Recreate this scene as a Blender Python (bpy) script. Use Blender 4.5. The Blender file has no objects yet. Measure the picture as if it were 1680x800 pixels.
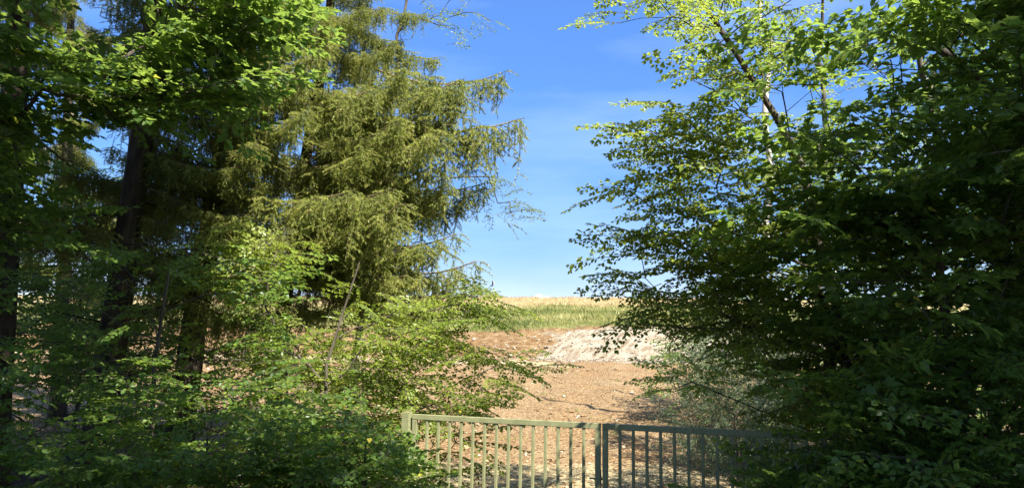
import bpy, math, random
import numpy as np
from mathutils import Matrix, Vector

SEED = 7
rng = np.random.default_rng(SEED)
random.seed(SEED)
scn = bpy.context.scene
COL = scn.collection
R = math.radians

# ------------------------------------------------------------------ camera
FPX, EYE = 1213.0, 1.95
cam_d = bpy.data.cameras.new('camera')
cam_d.sensor_width = 36.0
cam_d.lens = FPX / 1680.0 * 36.0
cam_d.clip_start, cam_d.clip_end = 0.05, 2000.0
cam = bpy.data.objects.new('camera', cam_d)
COL.objects.link(cam)
CR = Matrix.Rotation(R(97.9), 3, 'X') @ Matrix.Rotation(R(1.0), 3, 'Z')
cam.matrix_world = Matrix.Translation((0, 0, EYE)) @ CR.to_4x4()
scn.camera = cam
CRN = np.array(CR)

def W(px, py, Z):
    """world point seen at photo pixel (px, py) at forward distance Z"""
    d = CRN @ np.array([(px - 840) / FPX, -(py - 400) / FPX, -1.0])
    return np.array([0, 0, EYE]) + d * (Z / d[1])

# ------------------------------------------------------------------ sky, sun, exposure
SUN_EL = R(52)
SUN_H = np.array([0.60, -0.80]); SUN_H /= np.linalg.norm(SUN_H)
SUN = np.array([SUN_H[0] * math.cos(SUN_EL), SUN_H[1] * math.cos(SUN_EL), math.sin(SUN_EL)])
world = bpy.data.worlds.new('World'); scn.world = world; world.use_nodes = True
wn, wl = world.node_tree.nodes, world.node_tree.links
wn.clear()
wo = wn.new('ShaderNodeOutputWorld'); wb = wn.new('ShaderNodeBackground')
sky = wn.new('ShaderNodeTexSky'); sky.sky_type = 'NISHITA'; sky.sun_disc = False
sky.sun_elevation = SUN_EL
sky.sun_rotation = math.atan2(SUN_H[0], SUN_H[1])
sky.altitude = 400; sky.air_density = 1.0; sky.dust_density = .25; sky.ozone_density = 3.0
tc = wn.new('ShaderNodeTexCoord'); mp = wn.new('ShaderNodeMapping')
mp.inputs['Scale'].default_value = (1.0, 1.0, 5.0); mp.inputs['Location'].default_value = (3.1, 1.7, .45)
nz = wn.new('ShaderNodeTexNoise'); nz.inputs['Scale'].default_value = 2.6; nz.inputs['Detail'].default_value = 5
rp = wn.new('ShaderNodeValToRGB'); rp.color_ramp.elements[0].position = .44; rp.color_ramp.elements[1].position = .78
mul = wn.new('ShaderNodeMath'); mul.operation = 'MULTIPLY'; mul.inputs[1].default_value = .2
mx = wn.new('ShaderNodeMixRGB'); mx.inputs[2].default_value = (4.4, 5.2, 6.4, 1)
wl.new(tc.outputs['Generated'], mp.inputs[0]); wl.new(mp.outputs[0], nz.inputs['Vector'])
wl.new(nz.outputs[0], rp.inputs[0]); wl.new(rp.outputs[0], mul.inputs[0]); wl.new(mul.outputs[0], mx.inputs[0])
tint = wn.new('ShaderNodeMixRGB'); tint.blend_type = 'MULTIPLY'; tint.inputs[0].default_value = 1
sx = wn.new('ShaderNodeSeparateXYZ'); wl.new(tc.outputs['Generated'], sx.inputs[0])
rt = wn.new('ShaderNodeValToRGB')
for z_, c_ in [(.073, (.42, .41, .49)), (.13, (.345, .41, .51)), (.22, (.325, .455, .62)), (.29, (.34, .50, .73)), (.45, (.40, .58, .84)), (.72, (1.0, 1.05, 1.1))]:
    e = rt.color_ramp.elements.new(z_); e.color = (*c_, 1)
rt.color_ramp.elements[0].color = (.60, .56, .62, 1); rt.color_ramp.elements[-1].color = (1.0, 1.05, 1.1, 1)
wl.new(sx.outputs['Z'], rt.inputs[0]); wl.new(rt.outputs[0], tint.inputs[2])
wl.new(sky.outputs[0], tint.inputs[1]); wl.new(tint.outputs[0], mx.inputs[1]); wl.new(mx.outputs[0], wb.inputs[0]); wl.new(wb.outputs[0], wo.inputs[0])
wb.inputs[1].default_value = 0.10
sl = bpy.data.lights.new('sun', 'SUN'); sl.energy = 5.0; sl.angle = R(0.53); sl.color = (1.0, .95, .86)
so = bpy.data.objects.new('sun', sl); COL.objects.link(so)
so.rotation_euler = Vector(SUN).to_track_quat('Z', 'Y').to_euler()
so.location = (10, -20, 25)
scn.view_settings.view_transform = 'Standard'; scn.view_settings.look = 'None'
scn.view_settings.exposure = 1.8; scn.view_settings.gamma = 1.0
scn.render.film_transparent = False
cy = scn.cycles
cy.max_bounces = 8; cy.diffuse_bounces = 5; cy.glossy_bounces = 2; cy.transmission_bounces = 4
cy.sample_clamp_indirect = 6; cy.sample_clamp_direct = 5
cy.use_denoising = True

# ------------------------------------------------------------------ materials
def mat(name):
    m = bpy.data.materials.new(name); m.use_nodes = True
    m.node_tree.nodes.clear()
    return m, m.node_tree.nodes, m.node_tree.links

def ramp(n, stops):
    r = n.new('ShaderNodeValToRGB'); cr = r.color_ramp
    while len(cr.elements) < len(stops): cr.elements.new(.5)
    for e, (p, c) in zip(cr.elements, stops): e.position = p; e.color = (*c, 1)
    return r

def leaf_mat(name, stops, trans=(.24, .28, .035), tmix=.48, gloss=.42, rough=.4):
    m, n, l = mat(name)
    at = n.new('ShaderNodeAttribute'); at.attribute_name = 'var'
    r = ramp(n, stops); l.new(at.outputs['Fac'], r.inputs[0])
    p = n.new('ShaderNodeBsdfPrincipled'); p.inputs['Roughness'].default_value = rough
    p.inputs['Specular IOR Level'].default_value = gloss
    l.new(r.outputs[0], p.inputs['Base Color'])
    t = n.new('ShaderNodeBsdfTranslucent')
    tm = n.new('ShaderNodeMixRGB'); tm.blend_type = 'ADD'; tm.inputs[0].default_value = 1
    tm.inputs[2].default_value = (*trans, 1); l.new(r.outputs[0], tm.inputs[1]); l.new(tm.outputs[0], t.inputs[0])
    ms = n.new('ShaderNodeMixShader'); ms.inputs[0].default_value = tmix
    l.new(p.outputs[0], ms.inputs[1]); l.new(t.outputs[0], ms.inputs[2])
    o = n.new('ShaderNodeOutputMaterial'); l.new(ms.outputs[0], o.inputs[0])
    return m

def bark_mat(name, c0, c1, scale=14, zs=.25):
    m, n, l = mat(name)
    g = n.new('ShaderNodeNewGeometry'); mp = n.new('ShaderNodeMapping'); mp.inputs['Scale'].default_value = (1, 1, zs)
    l.new(g.outputs['Position'], mp.inputs[0])
    nz = n.new('ShaderNodeTexNoise'); nz.inputs['Scale'].default_value = scale; nz.inputs['Detail'].default_value = 6
    l.new(mp.outputs[0], nz.inputs['Vector'])
    r = ramp(n, [(.3, c0), (.7, c1)]); l.new(nz.outputs[0], r.inputs[0])
    p = n.new('ShaderNodeBsdfPrincipled'); p.inputs['Roughness'].default_value = .85
    p.inputs['Specular IOR Level'].default_value = .2
    l.new(r.outputs[0], p.inputs['Base Color'])
    b = n.new('ShaderNodeBump'); b.inputs['Strength'].default_value = .8; b.inputs['Distance'].default_value = .03
    l.new(nz.outputs[0], b.inputs['Height']); l.new(b.outputs[0], p.inputs['Normal'])
    o = n.new('ShaderNodeOutputMaterial'); l.new(p.outputs[0], o.inputs[0])
    return m

M = {}
M['hornbeam'] = leaf_mat('hornbeam_leaf', [(0, (.060, .105, .016)), (.6, (.13, .185, .025)), (.92, (.22, .26, .04)), (1, (.42, .36, .05))])
M['maple'] = leaf_mat('maple_leaf', [(0, (.044, .096, .022)), (.7, (.085, .152, .026)), (.92, (.15, .21, .036)), (1, (.42, .36, .05))], trans=(.22, .28, .04))
M['hazel'] = leaf_mat('hazel_leaf', [(0, (.048, .102, .022)), (.7, (.096, .168, .028)), (.92, (.16, .225, .04)), (1, (.42, .36, .05))], trans=(.22, .28, .04))
M['willow'] = leaf_mat('willow_leaf', [(0, (.07, .11, .06)), (.6, (.12, .165, .085)), (1, (.18, .21, .10))], trans=(.10, .13, .05))
M['birch'] = leaf_mat('birch_leaf', [(0, (.04, .075, .025)), (.7, (.08, .125, .04)), (1, (.13, .16, .06))])
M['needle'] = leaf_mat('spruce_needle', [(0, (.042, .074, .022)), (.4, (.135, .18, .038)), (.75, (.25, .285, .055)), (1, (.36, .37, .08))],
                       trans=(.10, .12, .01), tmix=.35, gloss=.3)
M['grass'] = leaf_mat('grass_blade', [(0, (.14, .17, .055)), (.5, (.27, .28, .088)), (1, (.48, .42, .19))], trans=(.10, .12, .01), tmix=.35, gloss=.2)
M['straw'] = leaf_mat('dry_straw', [(0, (.30, .20, .09)), (.6, (.46, .34, .17)), (1, (.58, .46, .26))], trans=(.04, .03, .01), tmix=.2, gloss=.2)
M['chip'] = leaf_mat('wood_chip', [(0, (.075, .042, .022)), (.5, (.25, .16, .078)), (.85, (.40, .30, .175)), (1, (.54, .48, .36))], trans=(0, 0, 0), tmix=0, gloss=.15, rough=.7)
M['spruce_bark'] = bark_mat('spruce_bark', (.018, .013, .010), (.075, .055, .038))
M['dry_twig'] = bark_mat('dry_spruce_twig', (.12, .085, .05), (.24, .18, .11), 40)
M['bark'] = bark_mat('grey_brown_bark', (.035, .028, .02), (.12, .10, .075))
M['birch_bark'] = bark_mat('pale_birch_bark', (.30, .27, .22), (.62, .58, .50), 9, .8)

def gate_paint():
    m, n, l = mat('olive_green_gate_paint')
    g = n.new('ShaderNodeNewGeometry')
    nz = n.new('ShaderNodeTexNoise'); nz.inputs['Scale'].default_value = 9; nz.inputs['Detail'].default_value = 8
    l.new(g.outputs['Position'], nz.inputs['Vector'])
    r = ramp(n, [(.35, (.195, .20, .096)), (.7, (.255, .255, .13))]); l.new(nz.outputs[0], r.inputs[0])
    n2 = n.new('ShaderNodeTexNoise'); n2.inputs['Scale'].default_value = 60; n2.inputs['Detail'].default_value = 4
    l.new(g.outputs['Position'], n2.inputs['Vector'])
    r2 = ramp(n, [(.60, (0, 0, 0)), (.74, (1, 1, 1))]); l.new(n2.outputs[0], r2.inputs[0])
    mx = n.new('ShaderNodeMixRGB'); mx.inputs[2].default_value = (.10, .065, .035, 1)
    l.new(r2.outputs[0], mx.inputs[0]); l.new(r.outputs[0], mx.inputs[1])
    p = n.new('ShaderNodeBsdfPrincipled'); p.inputs['Roughness'].default_value = .5
    l.new(mx.outputs[0], p.inputs['Base Color'])
    o = n.new('ShaderNodeOutputMaterial'); l.new(p.outputs[0], o.inputs[0])
    return m
M['paint'] = gate_paint()

def ground_mat():
    m, n, l = mat('hillside_soil')
    g = n.new('ShaderNodeNewGeometry')
    def noise(s, d=6, sc=None, rot=0):
        t = n.new('ShaderNodeTexNoise'); t.inputs['Scale'].default_value = s; t.inputs['Detail'].default_value = d
        if sc:
            mp = n.new('ShaderNodeMapping'); mp.vector_type = 'TEXTURE' if rot else 'POINT'; mp.inputs['Scale'].default_value = sc; mp.inputs['Rotation'].default_value = (0, 0, rot)
            l.new(g.outputs['Position'], mp.inputs[0]); l.new(mp.outputs[0], t.inputs['Vector'])
        else: l.new(g.outputs['Position'], t.inputs['Vector'])
        return t.outputs[0]
    def mixc(f, a, b):
        x = n.new('ShaderNodeMixRGB'); l.new(f, x.inputs[0]); l.new(a, x.inputs[1]); l.new(b, x.inputs[2]); return x.outputs[0]
    def col(f, stops):
        r = ramp(n, stops); l.new(f, r.inputs[0]); return r.outputs[0]
    def attr(nm):
        a = n.new('ShaderNodeAttribute'); a.attribute_name = nm; return a.outputs['Fac']
    def edge(nm, amp=.5, s=1.2):           # attribute with a ragged edge
        a = n.new('ShaderNodeMath'); a.operation = 'MULTIPLY_ADD'
        l.new(noise(s, 8), a.inputs[0]); a.inputs[1].default_value = amp
        sh = n.new('ShaderNodeMath'); sh.operation = 'SUBTRACT'; l.new(attr(nm), sh.inputs[0]); sh.inputs[1].default_value = amp * .5
        l.new(sh.outputs[0], a.inputs[2])
        return col(a.outputs[0], [(.40, (0, 0, 0)), (.60, (1, 1, 1))])
    chips = mixc(col(noise(.6, 9), [(.4, (0, 0, 0)), (.68, (1, 1, 1))]),
                 col(noise(24, 5), [(.32, (.12, .068, .034)), (.5, (.25, .15, .078)), (.68, (.40, .28, .165))]),
                 col(noise(20, 5), [(.32, (.15, .09, .05)), (.5, (.28, .19, .11)), (.68, (.40, .30, .19))]))
    straw = col(noise(16, 6), [(.3, (.25, .18, .10)), (.5, (.39, .31, .19)), (.72, (.50, .43, .30))])
    orange = col(noise(3.5, 8, (1, 1, 2.5)), [(.3, (.135, .072, .034)), (.5, (.205, .125, .062)), (.72, (.30, .215, .135))])
    white = col(noise(2.2, 12, (.30, 1.4, 1.), -.84), [(.34, (.17, .12, .08)), (.44, (.25, .20, .155)), (.56, (.30, .26, .21)), (.7, (.345, .315, .27))])
    green = col(noise(1.6, 7), [(.3, (.13, .15, .05)), (.5, (.22, .215, .08)), (.7, (.36, .29, .14))])
    dry = col(noise(2.0, 9, (.5, 1, 1)), [(.3, (.22, .165, .075)), (.5, (.36, .275, .14)), (.72, (.48, .38, .23))])
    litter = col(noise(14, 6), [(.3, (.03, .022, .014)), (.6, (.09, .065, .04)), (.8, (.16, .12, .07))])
    c = mixc(edge('straw', .7, .9), chips, straw)
    c = mixc(edge('bank', .5, 1.0), c, orange)
    c = mixc(edge('white', 1.5, .8), c, white)
    c = mixc(edge('grass', .5, .8), c, green)
    c = mixc(edge('dry', .7, .35), c, dry)
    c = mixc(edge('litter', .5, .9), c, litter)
    tm = n.new('ShaderNodeMixRGB'); tm.blend_type = 'MULTIPLY'; tm.inputs[0].default_value = 1; tm.inputs[2].default_value = (.77, .78, .71, 1)
    l.new(c, tm.inputs[1]); c = tm.outputs[0]
    p = n.new('ShaderNodeBsdfPrincipled'); p.inputs['Roughness'].default_value = .95
    p.inputs['Specular IOR Level'].default_value = .1
    l.new(c, p.inputs['Base Color'])
    b = n.new('ShaderNodeBump'); b.inputs['Strength'].default_value = 1.0; b.inputs['Distance'].default_value = .09
    l.new(noise(11, 10), b.inputs['Height']); l.new(b.outputs[0], p.inputs['Normal'])
    o = n.new('ShaderNodeOutputMaterial'); l.new(p.outputs[0], o.inputs[0])
    return m
M['ground'] = ground_mat()

def plain(name, c, rough=.8):
    m, n, l = mat(name)
    g = n.new('ShaderNodeNewGeometry'); t = n.new('ShaderNodeTexNoise'); t.inputs['Scale'].default_value = 6
    l.new(g.outputs['Position'], t.inputs['Vector'])
    r = ramp(n, [(.3, tuple(v * .75 for v in c)), (.7, c)]); l.new(t.outputs[0], r.inputs[0])
    p = n.new('ShaderNodeBsdfPrincipled'); p.inputs['Roughness'].default_value = rough; l.new(r.outputs[0], p.inputs['Base Color'])
    o = n.new('ShaderNodeOutputMaterial'); l.new(p.outputs[0], o.inputs[0])
    return m
M['rubble'] = leaf_mat('bank_rubble', [(0, (.13, .085, .05)), (.5, (.27, .21, .15)), (1, (.42, .38, .31))], trans=(0, 0, 0), tmix=0, gloss=.1, rough=.9)
M['rock'] = plain('pale_limestone', (.72, .68, .60))
M['feather'] = plain('grey_feather', (.17, .19, .25))

# ------------------------------------------------------------------ mesh helpers
class MB:
    """collects faces of several sizes and links them as ONE mesh object"""
    def __init__(s): s.v, s.f, s.m, s.a, s.n = [], [], [], [], 0
    def add(s, v, faces, mi=0, var=None):
        v = np.asarray(v, float).reshape(-1, 3)
        faces = np.asarray(faces, np.int64)
        s.v.append(v); s.f.append(faces + s.n); s.m.append(mi); s.n += len(v)
        s.a.append(np.full(len(v), .5) if var is None else np.asarray(var, float))
    def box(s, size, loc, rot=None, mi=0):
        x, y, z = np.array(size) / 2
        v = np.array([(a * x, b * y, c * z) for a in (-1, 1) for b in (-1, 1) for c in (-1, 1)])
        if rot is not None: v = v @ np.array(rot).T
        s.add(v + np.array(loc), [(0, 1, 3, 2), (4, 6, 7, 5), (0, 4, 5, 1), (2, 3, 7, 6), (0, 2, 6, 4), (1, 5, 7, 3)], mi)
    def mesh(s, name, mats, smooth=False):
        me = bpy.data.meshes.new(name)
        V = np.concatenate(s.v); me.vertices.add(len(V)); me.vertices.foreach_set('co', V.astype(np.float32).ravel())
        loops = np.concatenate([f.ravel() for f in s.f])
        tot = np.concatenate([np.full(len(f), f.shape[1]) for f in s.f])
        st = np.concatenate([[0], np.cumsum(tot)[:-1]])
        me.loops.add(len(loops)); me.loops.foreach_set('vertex_index', loops.astype(np.int32))
        me.polygons.add(len(tot)); me.polygons.foreach_set('loop_start', st.astype(np.int32))
        mi = np.concatenate([np.full(len(f), k) for f, k in zip(s.f, s.m)])
        me.polygons.foreach_set('material_index', mi.astype(np.int32))
        me.polygons.foreach_set('use_smooth', np.full(len(tot), smooth))
        at = me.attributes.new('var', 'FLOAT', 'POINT'); at.data.foreach_set('value', np.concatenate(s.a).astype(np.float32))
        for m_ in (mats if isinstance(mats, (list, tuple)) else [mats]): me.materials.append(m_)
        me.update(calc_edges=True); me.validate()
        return me
    def build(s, name, mats, parent=None, smooth=False):
        return link(name, s.mesh(name, mats, smooth), parent)

def link(name, data, parent=None):
    o = bpy.data.objects.new(name, data); COL.objects.link(o)
    if parent is not None: o.parent = parent
    return o

def tag(o, label=None, cat=None, group=None, kind=None):
    if label: o['label'] = label
    if cat: o['category'] = cat
    if group: o['group'] = group
    if kind: o['kind'] = kind
    return o

def thing(name, label, cat, loc=(0, 0, 0), group=None):
    return tag(place(link(name, None), loc), label, cat, group)

def place(o, loc): o.location = loc; return o

def unit(a): return a / np.maximum(np.linalg.norm(a, axis=-1, keepdims=True), 1e-9)

def tube(mb, pts, rad, sides=5, mi=0, rough=0.0):
    pts = np.asarray(pts, float); k = len(pts)
    rad = np.broadcast_to(np.asarray(rad, float), (k,))
    d = np.gradient(pts, axis=0); d = unit(d)
    ref = np.array([0, 0, 1.0]) if abs(d[:, 2]).mean() < .8 else np.array([1.0, 0, 0])
    u = unit(np.cross(d, ref)); w = np.cross(d, u)
    a = np.linspace(0, 2 * np.pi, sides, endpoint=False)
    rr = rad[:, None] * (1 + rough * rng.standard_normal((k, sides)))
    v = pts[:, None] + rr[..., None] * (np.cos(a)[None, :, None] * u[:, None] + np.sin(a)[None, :, None] * w[:, None])
    i = np.arange(k - 1)[:, None] * sides; j = np.arange(sides)[None]; jn = (j + 1) % sides
    q = np.stack([i + j, i + jn, i + sides + jn, i + sides + j], -1).reshape(-1, 4)
    mb.add(v.reshape(-1, 3), q, mi)
    mb.add(v[-1], np.arange(sides)[None], mi)

def ctube_batch(mb, P0, P1, r0, r1, mi=0, sides=3):
    """many short straight twigs at once"""
    d = unit(P1 - P0); ref = np.where(np.abs(d[:, 2:3]) < .8, np.array([[0, 0, 1.0]]), np.array([[1.0, 0, 0]]))
    u = unit(np.cross(d, ref)); w = np.cross(d, u)
    a = np.linspace(0, 2 * np.pi, sides, endpoint=False)
    ring = np.cos(a)[None, :, None] * u[:, None] + np.sin(a)[None, :, None] * w[:, None]
    v = np.concatenate([P0[:, None] + ring * np.reshape(r0, (-1, 1, 1)), P1[:, None] + ring * np.reshape(r1, (-1, 1, 1))], 1)
    b = np.arange(len(P0))[:, None] * 2 * sides
    f = []
    for j in range(sides):
        jn = (j + 1) % sides
        f.append(b + np.array([[j, jn, sides + jn, sides + j]]))
    mb.add(v.reshape(-1, 3), np.concatenate(f, 0), mi)

# leaf outlines: right half from base to tip (x across, y along), mirrored for the left
OUT = {
    'oval': [(0, 0), (.23, .16), (.33, .42), (.22, .76), (0, 1.03)],
    'lance': [(0, 0), (.12, .25), (.11, .65), (0, 1.0)],
    'lobed': [(0, 0), (.20, -.08), (.44, .04), (.34, .24), (.62, .46), (.33, .52), (.24, .76), (0, 1.05)],
    'round': [(0, 0), (.30, .06), (.44, .36), (.34, .72), (0, 1.02)],
}

def leaves(mb, pos, d, nrm, ln, wid, var, shape='oval', fold=.25, mi=1, curl=.12):
    o = np.array(OUT[shape]); K = len(o)
    d = unit(d); s = unit(np.cross(d, nrm)); nn = np.cross(s, d)
    N = len(pos); ln = np.broadcast_to(ln, (N,)); wid = np.broadcast_to(wid, (N,))
    x = o[None, :, 0] * wid[:, None]; y = o[None, :, 1] * ln[:, None]
    z = fold * x - curl * (o[None, :, 1] ** 2) * ln[:, None]
    base = pos[:, None] + y[..., None] * d[:, None] + z[..., None] * nn[:, None]
    rt = base + x[..., None] * s[:, None]; lt = base - x[..., None] * s[:, None]
    v = np.concatenate([rt, lt[:, 1:-1]], 1)                          # K + K-2 verts
    T = 2 * K - 2
    fr = np.arange(K); fl = np.concatenate([[0], np.arange(K, T), [K - 1]])[::-1]
    b = np.arange(N)[:, None] * T
    mb.add(v.reshape(-1, 3), np.concatenate([b + fr, b + fl], 0), mi, np.repeat(var, T))

# ------------------------------------------------------------------ sprays (one leafy branch end)
def make_spray(L=1.0, step=.085, side=.45, leaf=.065, gap=.042, wratio=.9, droop=.22, flat=.25, r=np.random.default_rng(1)):
    P, D, N, S, T0, T1, TR = [], [], [], [], [], [], []
    def twig(p0, ang, length, dr, r0, base):
        n = max(3, int(length / gap)); p = p0.copy(); a = ang; sgn = 1
        for i in range(n):
            t = i / n
            dv = np.array([math.cos(a), math.sin(a), -dr * (.35 + 1.5 * t)]); dv /= np.linalg.norm(dv)
            q = p + dv * gap
            T0.append(p); T1.append(q); TR.append(r0 * (1 - .7 * t))
            p = q; a += r.normal(0, .07)
            if base and t < .12: continue
            sgn = -sgn
            la = a + sgn * r.uniform(.6, 1.15)
            ld = np.array([math.cos(la), math.sin(la), r.normal(-.25, .28)])
            P.append(p + np.array([0, 0, -.004])); D.append(ld); N.append(np.array([r.normal(0, flat), r.normal(0, flat), 1.0]))
            S.append(leaf * r.uniform(.6, 1.2) * (1 - .25 * t))
        ld = np.array([math.cos(a), math.sin(a), -dr]); P.append(p); D.append(ld); N.append(np.array([0, 0, 1.0])); S.append(leaf * .8)
        return p
    # main axis
    p = np.zeros(3); a = 0.; n = int(L / step); sgn = 1; pts = [p]
    for i in range(n):
        t = i / n
        dv = np.array([math.cos(a), math.sin(a), .12 - droop * 2 * t]); dv /= np.linalg.norm(dv)
        q = p + dv * step; T0.append(p); T1.append(q); TR.append(.006 * (1 - .75 * t) * (L + .2)); p = q
        a += r.normal(0, .06); sgn = -sgn
        if t > .06:
            twig(p, a + sgn * r.uniform(.65, 1.05), L * side * (1.08 - t) * r.uniform(.5, 1.15) + .06, droop * .8, .0028, False)
        if r.random() < .8:
            la = a - sgn * r.uniform(.5, 1.1)
            P.append(p); D.append(np.array([math.cos(la), math.sin(la), r.normal(-.25, .25)])); N.append(np.array([r.normal(0, flat), r.normal(0, flat), 1.0])); S.append(leaf * r.uniform(.7, 1.15))
    twig(p, a, .16 * L, droop, .002, False)
    return dict(P=np.array(P), D=np.array(D), N=np.array(N), S=np.array(S), T0=np.array(T0), T1=np.array(T1), TR=np.array(TR))

def spray_set(n, seed, **k):
    r = np.random.default_rng(seed)
    return [make_spray(r=r, **k) for _ in range(n)]

SPRAYS = {
    'hornbeam': spray_set(7, 11, L=1.0, leaf=.066, gap=.042, droop=.24, side=.42),
    'maple': spray_set(6, 12, L=.9, step=.12, leaf=.092, gap=.065, droop=.18, side=.45, flat=.3),
    'hazel': spray_set(6, 13, L=.85, step=.10, leaf=.066, gap=.048, droop=.2, side=.45, flat=.32),
    'willow': spray_set(6, 14, L=.8, step=.075, leaf=.062, gap=.03, droop=-.12, side=.42, flat=.6),
    'birch': spray_set(6, 15, L=.9, step=.11, leaf=.05, gap=.05, droop=.4, side=.4, flat=.6),
    'shade': spray_set(5, 16, L=1.4, step=.2, leaf=.17, gap=.13, droop=.18, side=.45, flat=.35),
}
SHAPE = {'hornbeam': ('oval', 1.0), 'maple': ('lobed', 1.0), 'hazel': ('round', .95), 'willow': ('lance', 1.25), 'birch': ('oval', 1.15), 'shade': ('oval', 1.2)}
MATOF = {'shade': 'hornbeam'}

def put_sprays(mb, kind, pos, az, pitch, roll, scale, tone):
    vs = SPRAYS[kind]; shp, wr = SHAPE[kind]
    which = rng.integers(0, len(vs), len(pos))
    for k, sp in enumerate(vs):
        I = np.where(which == k)[0]
        if not len(I): continue
        ca, sa, cp, sn = np.cos(az[I]), np.sin(az[I]), np.cos(pitch[I]), np.sin(pitch[I])
        X = np.stack([ca * cp, sa * cp, sn], -1)
        Y0 = np.stack([-sa, ca, 0 * ca], -1); Z0 = np.cross(X, Y0)
        cr, sr = np.cos(roll[I])[:, None], np.sin(roll[I])[:, None]
        Y = Y0 * cr + Z0 * sr; Z = np.cross(X, Y)
        Rm = np.stack([X, Y, Z], 1)                                     # rows = axes
        sc = scale[I][:, None, None]
        f = lambda A: np.einsum('nk,ikj->inj', A, Rm)
        P = f(sp['P']) * sc + pos[I][:, None]
        n = len(sp['P'])
        var = np.clip(tone[I][:, None] + rng.normal(0, .19, (len(I), n)), 0, .9).ravel(); var[rng.random(len(var)) < .004] = 1.
        S = (sp['S'][None] * np.sqrt(scale[I])[:, None]).ravel() * rng.uniform(.85, 1.15, len(I) * n)
        leaves(mb, P.reshape(-1, 3), f(sp['D']).reshape(-1, 3), f(sp['N']).reshape(-1, 3), S, S * wr, var, shp,
               fold=.3, mi=1)
        T0 = (f(sp['T0']) * sc + pos[I][:, None]).reshape(-1, 3); T1 = (f(sp['T1']) * sc + pos[I][:, None]).reshape(-1, 3)
        r_ = (sp['TR'][None] * scale[I][:, None]).ravel()
        ctube_batch(mb, T0, T1, r_, r_ * .85, 0)

# ------------------------------------------------------------------ where the sun must get through
PU = unit(np.cross(SUN, [0, 0, 1.0])); PV = np.cross(SUN, PU)
LIT = []
def lit(points, r, zone=0):
    for p in points: LIT.append((np.dot(p, PU), np.dot(p, PV), np.dot(p, SUN), r, zone))
def lit_px(poly, Z, r, n, zone=0):
    for p in sample_poly(poly, n): lit([W(p[0], p[1], Z)], r, zone)
def sample_poly(poly, n):
    poly = np.array(poly, float); lo, hi = poly.min(0), poly.max(0); out = []
    while len(out) < n:
        q = rng.uniform(lo, hi)
        inside = False; j = len(poly) - 1
        for i in range(len(poly)):
            if (poly[i, 1] > q[1]) != (poly[j, 1] > q[1]) and q[0] < (poly[j, 0] - poly[i, 0]) * (q[1] - poly[i, 1]) / (poly[j, 1] - poly[i, 1]) + poly[i, 0]:
                inside = not inside
            j = i
        if inside: out.append(q)
    return out
def blocks_light(pts, extra=0., zones=None):
    pts = np.asarray(pts); L = np.array(LIT)
    if zones is not None: L = L[np.isin(L[:, 4], zones)]
    u, v, s = pts @ PU, pts @ PV, pts @ SUN
    d2 = (u[:, None] - L[None, :, 0]) ** 2 + (v[:, None] - L[None, :, 1]) ** 2
    hit = (d2 < (L[None, :, 3] + extra) ** 2) & (s[:, None] > L[None, :, 2] + 1.0)
    return hit.any(1)

# ------------------------------------------------------------------ terrain
def terrain_z(x, y):
    x = np.asarray(x, float); y = np.asarray(y, float)
    ys = np.array([-80, 0, 4.5, 7, 11, 16, 22, 28, 33, 34, 35.2, 36.5, 38, 45, 52, 60, 70, 80, 95, 140, 400, 900])
    zs = np.array([1.2, .35, .3, .02, 0., .34, .72, 1.08, 1.33, 1.42, 2.0, 2.68, 2.88, 3.78, 4.5, 5.2, 6.25, 7.2, 7.3, 6.0, 3, 0])
    warp = 1.0 * np.sin(x * .13 + .6) + .5 * np.sin(x * .41)
    far = np.clip((y - 30) / 4, 0, 1)
    z = np.interp(y + warp * far * np.clip((60 - y) / 20, .2, 1), ys, zs)
    z = z + np.clip((y - 36) / 30, 0, 1) * .012 * x
    z = z + .05 * np.sin(x * 1.1 + y * .7) * np.sin(y * .9 - x * .3) * np.clip((y - 12) / 8, 0, 1)
    z = z + .035 * np.sin(x * 3.1 + y * 1.7) * np.sin(y * 2.3 - x * 1.3) * np.clip((y - 14) / 8, 0, 1)
    g = np.sin(x * 5.3 + 1.7 * np.sin(x * 1.3) + .8 * y) + .6 * np.sin(x * 11.7 + 2 * np.sin(x * 2.1) + 1.3 * y) + .5 * np.sin(x * 2.3 + y)
    z = z + np.clip((y + warp - 33.2) / 3.5, 0, 1) * np.clip((62 - y) / 24, 0, 1) * np.clip(x + 1, 0, 9) * .05
    yb = y + warp * far * np.clip((60 - y) / 20, .2, 1)
    z = z + .016 * g * np.clip((yb - 33.2) / .8, 0, 1) * np.clip((37.2 - yb) / .8, 0, 1)
    z = z + .03 * np.sin(x * 4.7 + 2 * np.sin(y * 1.9)) * np.sin(y * 5.1 + 1.5 * np.sin(x * 2.3)) * np.clip((y - 11) / 4, 0, 1) * np.clip((34 - y) / 2, 0, 1)
    return z

def axis(spans):
    out = [np.arange(a, b, s) for a, b, s in spans]
    return np.concatenate(out)
gx = axis([(-600, -120, 60), (-120, -40, 8), (-40, -14, .8), (-14, -8, .3), (-8, 14, .14), (14, 22, .3), (22, 40, .8), (40, 120, 8), (120, 601, 60)])
gy = axis([(-80, -10, 5), (-10, 8, .8), (8, 32, .3), (32, 40, .12), (40, 85, .5), (85, 140, 5), (140, 900, 60)])
GX, GY = np.meshgrid(gx, gy); GZ = terrain_z(GX, GY)
nx, ny = len(gx), len(gy)
mb = MB()
i = np.arange(ny - 1)[:, None] * nx; j = np.arange(nx - 1)[None]
mb.add(np.stack([GX, GY, GZ], -1), np.stack([i + j, i + j + 1, i + nx + j + 1, i + nx + j], -1).reshape(-1, 4))
me = mb.mesh('ground', M['ground'], True)
def smooth(a, b, x): t = np.clip((x - a) / (b - a), 0, 1); return t * t * (3 - 2 * t)
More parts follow.
